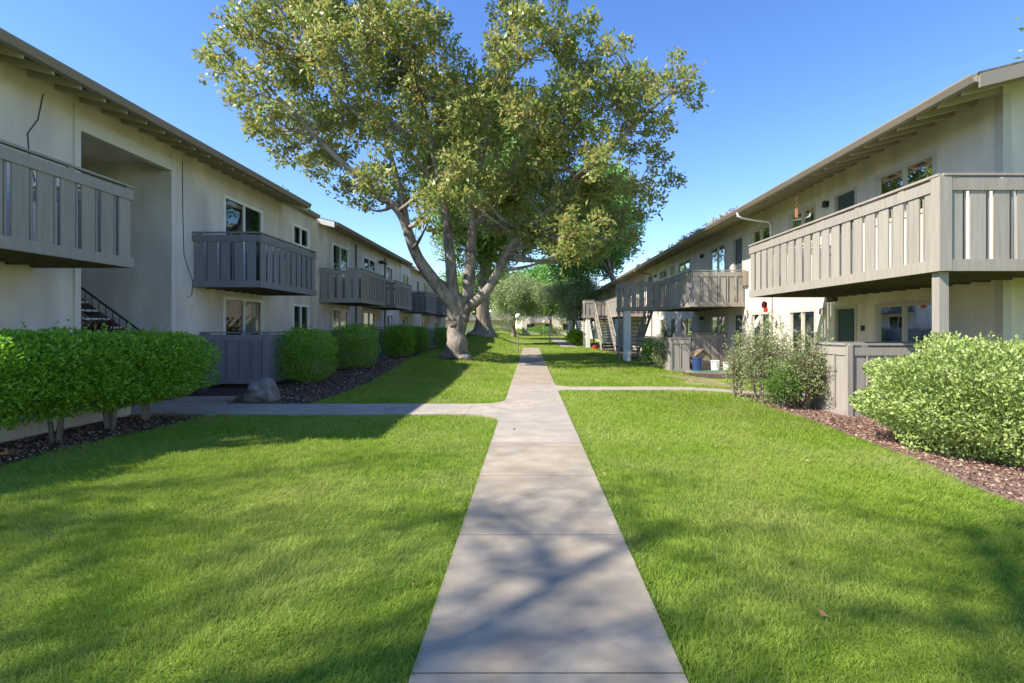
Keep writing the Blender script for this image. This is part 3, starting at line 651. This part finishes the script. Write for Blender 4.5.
# ------------------------------------------------------------------ plants
def shrub_leaves(c, r, n, L, W, power=3.0, outward=.8, noise=.12, zmin=None, shell=.35):
    """leaves spread through the outer shell of a superellipsoid"""
    d = rng.normal(size=(n, 3)); d = unit(d); e = power
    k = (np.abs(d[:, 0])**e + np.abs(d[:, 1])**e + np.abs(d[:, 2])**e) ** (-1/e)
    ph = np.sin(d[:, 0]*7+c[0]*3)*np.cos(d[:, 1]*6+c[1]*2)+np.sin(d[:, 2]*9+d[:, 0]*5+c[1])
    t = (1 - shell * rng.random(n) ** 1.6) * (1 + noise * ph * .6)
    P = np.array(c) + d * (k * t)[:, None] * np.array(r)
    D = d * outward + rng.normal(size=(n, 3)) * .6 + np.array([0, 0, .35])
    Ls = L * rng.uniform(.6, 1.3, n)
    return leafquads(P, D, Ls, Ls * W)
def shrub(name, label, cat, base, c, r, n, L, W, m, group=None, power=3, stems=5, trunk=None, noise=.12, shell=.35, sprigs=0):
    z = tzf(*base); o = (base[0], base[1], z); root = empty(name, o, label, cat, group)
    b = MB()
    if trunk:
        h = c[2] - r[2]*.5
        for k in range(trunk[0]):
            a = rng.uniform(0, 6.28); t = (base[0]+math.cos(a)*.18, base[1]+math.sin(a)*.18, h)
            b.tube([(base[0]+math.cos(a)*.03, base[1]+math.sin(a)*.03, z-.05), (base[0]+math.cos(a)*.07, base[1]+math.sin(a)*.07, z+(h-z)*.5), t, (base[0]+math.cos(a)*r[0]*.6, base[1]+math.sin(a)*r[1]*.6, c[2]+r[2]*.3)], [trunk[1], trunk[1]*.75, trunk[1]*.6, .01], 7, wob=.1)
    for k in range(stems):
        a = rng.uniform(0, 6.28); q = rng.uniform(.2, .75)
        b.tube([(base[0]+math.cos(a)*r[0]*.25, base[1]+math.sin(a)*r[1]*.25, z-.03), (base[0]+math.cos(a)*r[0]*q*.7, base[1]+math.sin(a)*r[1]*q*.7, z+(c[2]-z)*.7), (c[0]+math.cos(a)*r[0]*q, c[1]+math.sin(a)*r[1]*q, c[2]+r[2]*.6)], [.018, .013, .005], 5)
    b.build('stems' if not trunk else 'trunk', M['twig'], root, o)
    Q = [shrub_leaves(c, r, n, L, W, power, noise=noise, shell=shell)]
    Q.append(shrub_leaves(c, [v*.72 for v in r], n//3, L*1.2, W, power, shell=.9))
    for k in range(sprigs):
        a = rng.uniform(0, 6.28); q = rng.uniform(0, .8); p0 = np.array([c[0]+math.cos(a)*r[0]*q, c[1]+math.sin(a)*r[1]*q, c[2]+r[2]*.85]); l = rng.uniform(.1, .28)
        t = rng.random(14)[:, None]; P = p0 + np.array([rng.normal()*.05, rng.normal()*.05, l]) * t
        Q.append(leafquads(P, rng.normal(size=(14, 3))*.6+[0, 0, .7], L*.9, L*.9*W))
    quads(np.concatenate(Q), 'foliage', m, root, o)
    return root
GH = 'hedge shrubs grown together beside the left stairwell'
HL = ['hedge shrub at the left edge of the photo, with a tall sprig on top', 'hedge shrub above the second visible trunk from the left edge', 'middle hedge shrub on a forked pale trunk', 'hedge shrub in front of the stair handrail', 'last hedge shrub at the concrete walk, its rounded end towards the slate fence']
for i, yy in enumerate([5.15, 6.05, 7.0, 7.9, 8.65]):
    shrub('hedge_shrub', HL[i], 'hedge shrub', (-6.5, yy), (-6.45 + .05*rng.normal(), yy, .95 + .02*rng.normal()), (.74, .80, .52), 15000, .055, .5, M['leafhedge'], GH, power=4.6, trunk=(4, .038), stems=0, noise=.10, sprigs=9 if i else 22)
GB = 'clipped bushes in front of the left patio fence'
for lb, x, yy, rx, rz, n in [('nearest clipped square bush, right behind the boulder', -6.25, 14.3, .70, .70, 9000), ('second clipped bush, widest of the row before the patio fence', -6.15, 17.9, .74, .72, 9000),
                             ('third clipped bush along the patio fence, standing after a wide gap', -6.0, 23.4, .66, .68, 6000), ('fourth clipped bush, half behind the third one', -5.95, 26.9, .58, .66, 5000), ('small far clipped bush next to the magnolia trunk', -5.7, 33.5, .6, .62, 3500)]:
    z = tzf(x, yy); shrub('clipped_bush', lb, 'bush', (x, yy), (x, yy, z+.12+rz), (rx, rx, rz), n, .05 if yy < 20 else .07, .5, M['leafhedge'], GB, power=4.6, trunk=(3, .03), stems=0, noise=.08, sprigs=5)
shrub('variegated_shrub', 'large pale green variegated shrub at the right edge, on bark mulch', 'shrub', (6.2, 6.85), (6.15, 6.8, .58), (1.42, 1.15, .80), 42000, .052, .55, M['leafvar'], None, power=2.5, stems=14, noise=.15, shell=.35, sprigs=40)
GN = 'loose reddish shrubs in front of the bright right wall'
for lb, x, yy, rx, rz, n, lf in [('thin pale shrub, leftmost of the loose shrubs beside the narrow side path', 4.8, 11.8, .34, .60, 2200, 'leafnan'),
        ('tall loose shrub with reddish tips in front of the bright wall', 5.05, 11.0, .62, .80, 7500, 'leafnan'),
        ('dense grey green shrub against the left end of the taupe board fence', 5.6, 10.45, .58, .66, 7500, 'leafnan'),
        ('low fresh green shrub at the foot of the taller reddish ones', 5.1, 10.3, .36, .34, 2600, 'leafmid')]:
    z = tzf(x, yy); shrub('garden_shrub', lb, 'shrub', (x, yy), (x, yy, z+rz+.12), (rx, rx*.8, rz), n, .05, .4, M[lf], GN, power=2.1, stems=12, noise=.4, shell=.85, sprigs=16)
for lb, x, yy, rx, rz, n, lf in [('dark shrub at the foot of the white stair pillar', 5.0, 21.2, .45, .6, 2500, 'leafmid'), ('olive green shrub touching the weathered patio fence', 5.25, 20.2, .42, .62, 2200, 'leafnan'),
        ('round bright green bush beyond the second outdoor stairs', 4.0, 45.0, .75, .7, 2600, 'leafhedge'), ('tall leafy plant under the second right gallery', 6.7, 24.6, .5, .9, 1600, 'leafmid'),
        ('low wide far shrub at the foot of the second big tree', -4.9, 58, 1.6, .5, 2000, 'leafolive'), ('far dark low hedge before the closing building', 2.5, 88, 4.5, .7, 4000, 'leafdark')]:
    z = tzf(x, yy); shrub('garden_shrub', lb, 'shrub', (x, yy), (x, yy, z+rz+.05), (rx, rx*.9 if rx < 2 else 1, rz), n, .06 if yy < 30 else .14, .5, M[lf], None, power=2.4, stems=6, noise=.25, shell=.7)
# plant with maroon leaves on the stairs
shrub('potted_plant', 'maroon leaved plant at the foot of the left stairwell steps', 'plant', (-9.0, 10.7), (-9.0, 10.6, 1.35), (.42, .3, .32), 500, .14, .35, M['leafred'], None, power=2, stems=8, noise=.3, shell=.9)

# trees ----------------------------------------------------------------------
def from_px(px, py, Y): return np.array([(px-530)*Y/F, Y, CAMZ+(328-py)*Y/F])
def bez(p, q, n=6, sag=.15, jit=.15):
    p = np.array(p, float); q = np.array(q, float); L = np.linalg.norm(q-p); m = (p+q)/2 + rng.normal(size=3)*L*jit*.5 + np.array([0, 0, -sag*L*.3])
    t = np.linspace(0, 1, n)[:, None]; return (1-t)**2*p + 2*(1-t)*t*m + t*t*q
def grow(name, label, base, limbs, lobes, leaf, m, bark, clusters=40, per=14, spread=.22, flare=1.6, r0=.5, group=None, droop=.0, W=.42, flat=.8, fork=None, ribs=.06):
    """limbs: list of (points, r_start, r_end); lobes: list of (centre, radius)"""
    o = (base[0], base[1], tzf(base[0], base[1])); root = empty(name, o, label, 'tree', group); b = MB()
    nodes = []
    for pts, ra, rb in limbs:
        pts = [np.array(p, float) for p in pts]; P = []; n = len(pts)
        for i in range(n-1):                                     # Catmull-Rom
            p0 = pts[max(i-1, 0)]; p1 = pts[i]; p2 = pts[i+1]; p3 = pts[min(i+2, n-1)]
            for t in np.linspace(0, 1, 6, endpoint=(i == n-2)):
                P.append(.5*((2*p1)+(-p0+p2)*t+(2*p0-5*p1+4*p2-p3)*t*t+(-p0+3*p1-3*p2+p3)*t**3))
        k = len(P); R_ = [ra + (rb-ra)*(i/(k-1))**.8 for i in range(k)]
        if ra >= r0*.95: R_ = [r*(1 + (flare-1)*math.exp(-max(0, p[2]-o[2])/.45)) for r, p in zip(R_, P)]
        P = [p + np.array([math.sin(i*.9+ra*40), math.cos(i*.7+ra*9), 0])*r*.06 for i, (p, r) in enumerate(zip(P, R_))]
        b.tube(P, R_, 16 if ra > .2 else 9, wob=ribs)
        nodes += [(p, r) for p, r in zip(P, R_) if p[2] > o[2] + 2.2]
    NP = np.array([p for p, r in nodes]); NR = np.array([r for p, r in nodes]); Q = []
    for c, r in lobes:
        c = np.array(c, float); d = np.linalg.norm(NP - c, axis=1) + 1.2*np.maximum(0, NP[:, 2] - c[2] + .3)
        j = int(np.argmin(d)); br = bez(NP[j], c, 7, .3, .25); rs = min(NR[j]*.6, .035 + .018*d[j])
        b.tube(br, np.linspace(rs, .02, 7), 7)
        n = max(6, int(clusters * (r/1.3)**2)); dd = unit(rng.normal(size=(n, 3))); rr = r*(.25 + .75*rng.random(n)**.6)
        CP = c + dd * rr[:, None] * np.array([1, 1, flat])
        for q in CP[::2]:
            s = br[rng.integers(3, 7)]; b.tube(bez(s, q, 4, .2, .3), [.016, .012, .008, .005], 4, cap=False)
        n2 = n*per; PP = np.repeat(CP, per, 0) + rng.normal(size=(n2, 3))*spread*.35
        out = np.repeat(dd, per, 0)*.5 + rng.normal(size=(n2, 3))*.75 + np.array([0, 0, .15-droop])
        L = leaf*rng.uniform(.65, 1.25, n2); Q.append(leafquads(PP + unit(out)*spread*.35*rng.random((n2, 1)), out, L, L*W))
    b.build('trunk', bark, root, o, smooth=True)
    quads(np.concatenate(Q), 'crown', m, root, o)
    return root

TY = 22.0
def L_(*pp): return [from_px(px, py, Y) for px, py, Y in pp]
b0 = np.array([-3.2, TY, tzf(-3.2, TY)-.15])
limbs = [([b0, b0+[.02, 0, .6], from_px(457, 333, TY), from_px(460, 316, TY), from_px(461.5, 306, TY), from_px(462, 298, TY)], .47, .27),
         (L_((458, 325, 22), (452, 305, 21.9), (437, 285, 21.7), (416, 254, 21.5), (402, 216, 21.3), (380, 195, 21), (345, 165, 20.6), (300, 120, 20), (262, 80, 19.5)), .38, .05),
         (L_((408, 235, 21.4), (402, 200, 21.6), (392, 160, 21.8), (375, 110, 22), (350, 50, 22)), .20, .05),
         (L_((459, 315, 22), (453, 290, 22.1), (449, 242, 22.3), (443, 200, 22.4), (434, 155, 22.4), (420, 90, 22.5), (405, 20, 22.5), (400, -60, 22.5)), .30, .06),
         (L_((462, 320, 22), (467, 295, 22.2), (472, 242, 22.6), (474, 199, 22.8), (480, 165, 22.8), (488, 110, 22.8), (505, 50, 22.8), (515, -30, 22.8)), .32, .06),
         (L_((463, 312, 22), (489, 288, 21.7), (508, 252, 21.4), (526, 230, 21.2), (560, 200, 21), (600, 160, 20.6), (640, 120, 20.3), (672, 92, 20)), .24, .04),
         (L_((474, 225, 22.6), (488, 212, 22.8), (505, 178, 23.2), (530, 140, 23.6), (560, 80, 24), (575, 30, 24)), .18, .04),
         (L_((505, 178, 23.2), (540, 168, 23.4), (590, 175, 23.6), (640, 185, 23.6)), .10, .03),
         (L_((443, 200, 22.4), (425, 170, 22), (395, 140, 21.5), (340, 100, 21), (300, 40, 20.6)), .13, .04)]
lp = [(222,55,22),(212,70,16),(245,20,30),(250,90,24),(232,95,14),(268,125,26),(290,60,40),(300,5,42),(308,120,34),(285,150,18),(330,160,26),(345,60,42),(360,10,42),(350,118,38),(372,178,26),(390,75,42),
      (400,130,38),(410,25,42),(398,200,18),(430,95,38),(435,155,32),(345,188,16),(365,205,14),(320,20,30),(428,195,20),(470,112,30),(448,60,20),(462,155,30),(485,140,26),(442,30,14),(498,60,20),
      (515,15,30),(510,50,26),(555,32,28),(585,25,16),(580,62,28),(615,48,18),(642,76,24),(672,86,20),(690,78,14),(694,100,10),(610,96,36),(650,108,24),(570,108,38),(528,112,36),(500,95,26),(545,150,34),(592,146,32),
      (636,150,16),(655,132,18),(520,190,34),(560,192,34),(600,190,32),(640,186,22),(670,182,13),(652,206,13),(500,222,24),(545,232,30),(585,230,28),(622,218,20),(480,182,26),(655,160,14),(470,85,26),(452,112,24),(485,105,24),(420,172,24),(430,218,15),(455,232,13),(466,200,18),(500,200,20),(520,250,18),(560,252,20),(600,248,18),(625,240,14),(675,60,10),(622,120,20),
      (300,-45,45),(360,-60,55),(420,-55,45),(520,-35,32),(560,-15,24),(400,-120,55),(500,-95,40),(330,-120,40),(460,-60,30),(250,-25,26)]
lobes = []
for px, py, r in lp:
    Y = TY + rng.uniform(-1, 1)*min(4.5, 1.2 + 3.6*(1 - abs(px-455)/270)) - .9*abs(px-455)/240
    lobes.append((from_px(px, py, Y), r*Y/F*.95))
    if r > 24:
        Y2 = TY + rng.uniform(-1, 1)*4.5; lobes.append((from_px(px+rng.normal()*8, py+rng.normal()*8, Y2), r*Y2/F*.7))
grow('magnolia_tree', 'big spreading multi limbed tree with olive and bronze leaves standing left of the path', (-3.2, TY), limbs, lobes, .22, M['leafmag'], M['bark'], clusters=62, per=16, spread=.29, flare=1.6, r0=.48, W=.48)

def simple_tree(name, label, x, y, th, cr, cz, n, leaf, m, bark, r0, clusters, seedlean=0, group=None, per=12, flat=.85, spread=.4, flare=1.5, W=.45, droop=0, cx=None, nl=5, szs=(.28, .42), cyoff=0, ribs=.06):
    z = tzf(x, y); cx = x if cx is None else cx; c = np.array([cx, y+cyoff, cz]); top = np.array([(x+cx)/2, y+cyoff*.5, z+th])
    limbs = [([np.array([x, y, z-.2]), np.array([x, y, z+th*.3]), np.array([x+(cx-x)*.2, y, z+th*.7]), top], r0, r0*.75)]
    lob = []
    for k in range(nl):
        a = 2*math.pi*k/nl + rng.uniform(-.4, .4); q = c + np.array([math.cos(a)*cr[0]*.55, math.sin(a)*cr[0]*.55, rng.uniform(-.2, .55)*cr[1]])
        limbs.append(([top-[0, 0, .2], top*.6+q*.4+[0, 0, .4], q], r0*.5, .05))
    for k in range(n):
        d = unit(rng.normal(size=3)); t = rng.random()**.4*.85; lob.append((c + d*t*np.array([cr[0], cr[0], cr[1]]), cr[0]*rng.uniform(*szs)))
    return grow(name, label, (x, y), limbs, lob, leaf, m, bark, clusters=clusters, per=per, spread=spread, group=group, r0=r0, flat=flat, flare=flare, W=W, droop=droop, ribs=ribs)
simple_tree('tall_tree', 'tall tree with fluted flaring trunk behind the magnolia', -4.15, 45, 8.5, (6.6, 8.3), 14.2, 50, .34, M['leafmid'], M['bark2'], .62, 40, cx=-3.0, flare=2.4, spread=.7, ribs=.12)
simple_tree('shade_tree', 'large dark green rounded tree rising above the right hand roof', 10.2, 52.0, 7, (5.3, 6.8), 12.4, 60, .36, M['leafdark'], M['bark'], .4, 60, cx=6.4, spread=.7)
simple_tree('willowy_tree', 'pale willowy tree standing at the end of the path, left of the lamps', -2.0, 62, 2.4, (4.4, 3.0), 5.4, 60, .28, M['leafolive'], M['bark'], .26, 44, szs=(.16, .34), spread=.6, W=.25, droop=.4)
simple_tree('willowy_tree', 'pale willowy tree hanging over the path by the far right stairs', 4.6, 54, 2.8, (3.6, 2.6), 5.0, 60, .28, M['leafolive'], M['bark'], .22, 44, szs=(.16, .34), spread=.6, W=.25, droop=.5)
simple_tree('background_tree', 'shady tree in front of the closing building, behind the farthest lamp', 3.4, 84, 3.2, (4.2, 2.8), 6.2, 30, .4, M['leafmid'], M['bark'], .25, 24, spread=.8, per=10)
simple_tree('background_tree', 'leafy tree far behind the willowy one, closing the view', -8, 78, 3.5, (5.5, 4), 7.5, 26, .5, M['leafmid'], M['bark'], .3, 20, spread=1.0, per=10)
simple_tree('background_tree', 'broad tree behind the closing building at the far end', 3, 112, 5, (9, 5), 9, 26, .8, M['leafdark'], M['bark'], .4, 20, spread=1.4, per=10)
simple_tree('background_tree', 'tree peeking over the roof at the top left corner', -17.6, 12.6, 6, (2.3, 2.3), 10.6, 12, .2, M['leafmid'], M['bark'], .25, 20, spread=.4)
simple_tree('background_tree', 'tree peeking over the roof at the top right corner', 17.7, 15.0, 6, (2.3, 2.0), 10.2, 12, .2, M['leafmid'], M['bark'], .25, 20, spread=.4)
simple_tree('background_tree', 'tree behind the roof gap between the first two left blocks', -15.2, 30, 6, (2.6, 2.2), 7.9, 12, .3, M['leafdark'], M['bark'], .25, 20, spread=.4)
# slender cypress far away
b = MB(); o = (2.2, 118, .35); r = empty('cypress_tree', o, 'slender dark cypress showing against the sky far beyond the path', 'tree')
b.tube([(2.2, 118, 0), (2.2, 118, 13)], [.2, .05], 6); b.build('trunk', M['bark'], r, o)
quads(shrub_leaves((2.2, 118, 8.5), (1.0, 1.0, 7), 1500, .6, .4, 2), 'crown', M['leafdark'], r, o)
# trees behind the camera: they throw the dappled shade on the near lawn and path
for lb, x, y, cx, cyo, cz, cr, n in [('near left lawn', -18, -5, -16.5, 1.8, 14.0, (5.2, 2.6), 60), ('near path', -13, -6, -12.0, 2.4, 13.5, (4.2, 2.2), 66), ('near right lawn', -8.6, -7, -8.9, 3.4, 13.5, (3.8, 2.2), 50)]:
    simple_tree('shade_tree', 'tall airy tree behind the camera shading the ' + lb, x, y, cz-5, cr, cz, n, .13, M['leafmid'], M['bark'], .25, 20, spread=.42, szs=(.10, .22), cx=cx, cyoff=cyo, per=9, nl=4)

# ------------------------------------------------------------------ boulder, lamps, small things
b = MB(); b.sphere((0, 0, 0), 1, 28, 18); V = b.v[0]
nz = 1 + .16*np.sin(V[:, 0]*3.1+1)*np.cos(V[:, 1]*2.7)+.10*np.sin(V[:, 2]*5+V[:, 0]*4)+.05*np.sin(V[:, 1]*11+V[:, 2]*9)
V = V*nz[:, None]; V[:, 2] = np.where(V[:, 0] < -.2, V[:, 2]*(1+.35*(V[:, 0]+.2)), V[:, 2]); b.v[0] = V*np.array([.36, .30, .33]) + np.array([-5.72, 10.9, .15])
tag(b.build('boulder', M['rock'], smooth=True), 'rounded grey boulder beside the cross walk and slate fence', 'boulder')

def street_lamp(x, y, h, label):
    z = tzf(x, y); o = (x, y, z); r = empty('globe_lamp', o, label, 'lamp', 'globe lamps along the far path')
    b = MB(); b.tube([(x, y, z-.1), (x, y, z+.25), (x, y, z+.26), (x, y, z+h-.2)], [.06, .06, .035, .03], 10); b.build('pole', M['gutter'], r, o)
    b = MB(); b.tube([(x, y, z+h-.21), (x, y, z+h-.15)], [.09, .10], 12); b.build('collar', M['gutter'], r, o)
    b = MB(); b.sphere((x, y, z+h), .18, 16, 12); b.build('globe', M['globe'], r, o, smooth=True)
street_lamp(-.78, 33, 2.33, 'nearest globe lamp on a thin pole at the left edge of the path')
street_lamp(1.9, 48.5, 2.40, 'globe lamp on a pole to the right, where the path turns')
street_lamp(1.95, 72, 2.1, 'farthest globe lamp, a small white ball before the closing building')

# patio clutter by the second gallery
def bin_(x, y, r, h, m, name, label, cat):
    z = tzf(x, y)+.02; rt = empty(name, (x, y, z), label, cat); o = (x, y, z)
    b = MB(); b.tube([(x, y, z), (x, y, z+h)], [r*.85, r], 16); b.build('body', M[m], rt, o)
    b = MB(); b.tube([(x, y, z+h+.002), (x, y, z+h+.03)], [r*1.06, r*1.02], 16); b.build('rim', M[m], rt, o)
b = MB(); b.box(5.9, 8.3, 19.0, 23.5, -.2, -.06); tag(b.build('pavement', M['conc']), kind='structure')
bin_(6.35, 19.35, .20, .55, 'blue', 'storage_bin', 'dark blue bin on the ground floor patio', 'bin')
bin_(7.15, 19.7, .16, .42, 'offwhite', 'bucket', 'white bucket on the patio, left one of the pair', 'bucket')
bin_(7.6, 19.6, .17, .36, 'offwhite', 'bucket', 'shorter white bucket on the patio, nearer the wall', 'bucket')
o = (6.75, 20.1, -.06); rt = empty('pet_house', o, 'small raw wood pet house with a gable roof behind the blue bin', 'pet house')
b = MB(); b.add([(6.4,19.8,-.06),(7.0,19.8,-.06),(7.0,19.8,.45),(6.7,19.8,.72),(6.4,19.8,.45),(6.4,20.4,-.06),(7.0,20.4,-.06),(7.0,20.4,.45),(6.7,20.4,.72),(6.4,20.4,.45)],
    [(0,1,2,3,4),(9,8,7,6,5),(0,5,6,1),(1,6,7,2),(4,9,5,0)]); b.build('body', M['tan'], rt, o)
b = MB(); b.bar((6.70,20.1,.75), (6.32,20.1,.41), .75, .03); b.bar((6.70,20.1,.75), (7.08,20.1,.41), .75, .03); b.build('roof', M['tan'], rt, o)
b = MB(); b.box(6.1, 8.2, 19.05, 19.45, -.055, -.035); b.box(7.9, 8.25, 19.5, 20.0, -.055, -.035); tag(b.build('floor_mat', M['greenmat']), 'green mat lying along the edge of the cluttered patio', 'mat')
bin_(4.95, 38.6, .22, .25, 'red', 'tub', 'small red tub at the foot of the far outdoor stairs', 'tub')
# hanging ornament under the right eave
x, y = 7.6, 14.55; b = MB(); b.tube([(x, y, 5.6), (x, y, 5.32)], [.004, .004], 4)
for k in range(5): b.sphere((x+.02*(-1)**k, y, 5.30-.07*k), .05-.004*k, 8, 6, .7)
for k in range(4): b.tube([(x+.03*math.cos(k*1.6), y+.03*math.sin(k*1.6), 4.98), (x+.03*math.cos(k*1.6), y+.03*math.sin(k*1.6), 4.72)], [.006, .006], 5)
tag(b.build('wind_chime', M['orange']), 'orange wind chime hanging from the right eave', 'wind chime')
for (x, y, lb) in ((6.25, 13.6, 'small red feeder hanging below the far end of the wrap around balcony'), (7.9, 17.1, 'small red feeder hanging before the bright wall, farther from the camera')):
    b = MB(); b.tube([(x, y, 2.42), (x, y, 2.28)], [.004, .004], 4); b.tube([(x, y, 2.28), (x, y, 2.24), (x, y, 2.12), (x, y, 2.1)], [.02, .07, .07, .03], 10)
    tag(b.build('bird_feeder', M['red']), lb, 'bird feeder')
# debris in the right gutter
n = 900; y = rng.choice([18.2, 19.0, 19.9, 20.6, 21.8, 22.5, 23.6, 24.3, 26, 28, 31, 34], n) + rng.normal(0, .22, n)
P = np.stack([R.X(1.12 + .04) + rng.normal(0, .05, n), y, 5.66 + rng.random(n) * .14], 1); D = rng.normal(size=(n, 3)); L = rng.uniform(.05, .12, n)
tag(quads(leafquads(P, D, L, L*.45, .1), 'gutter_leaves', M['deadleaf']), 'clumps of dry leaves caught in the gutter of the right roof', 'leaves', kind='stuff')
# fallen leaves
P = []
for k in range(36):
    x = rng.uniform(-4, 4.3); y = rng.uniform(2.5, 12); P.append((x, y, .045 if not (PX0 < x < PX1) else .034))
P = np.array(P); n = len(P); D = rng.normal(size=(n, 3)); D[:, 2] *= .1; L = rng.uniform(.035, .07, n)
tag(quads(leafquads(P, D, L, L*.45, .22), 'fallen_leaves', M['deadleaf']), 'scattered dry brown leaves on the lawn and path', 'leaves', kind='stuff')
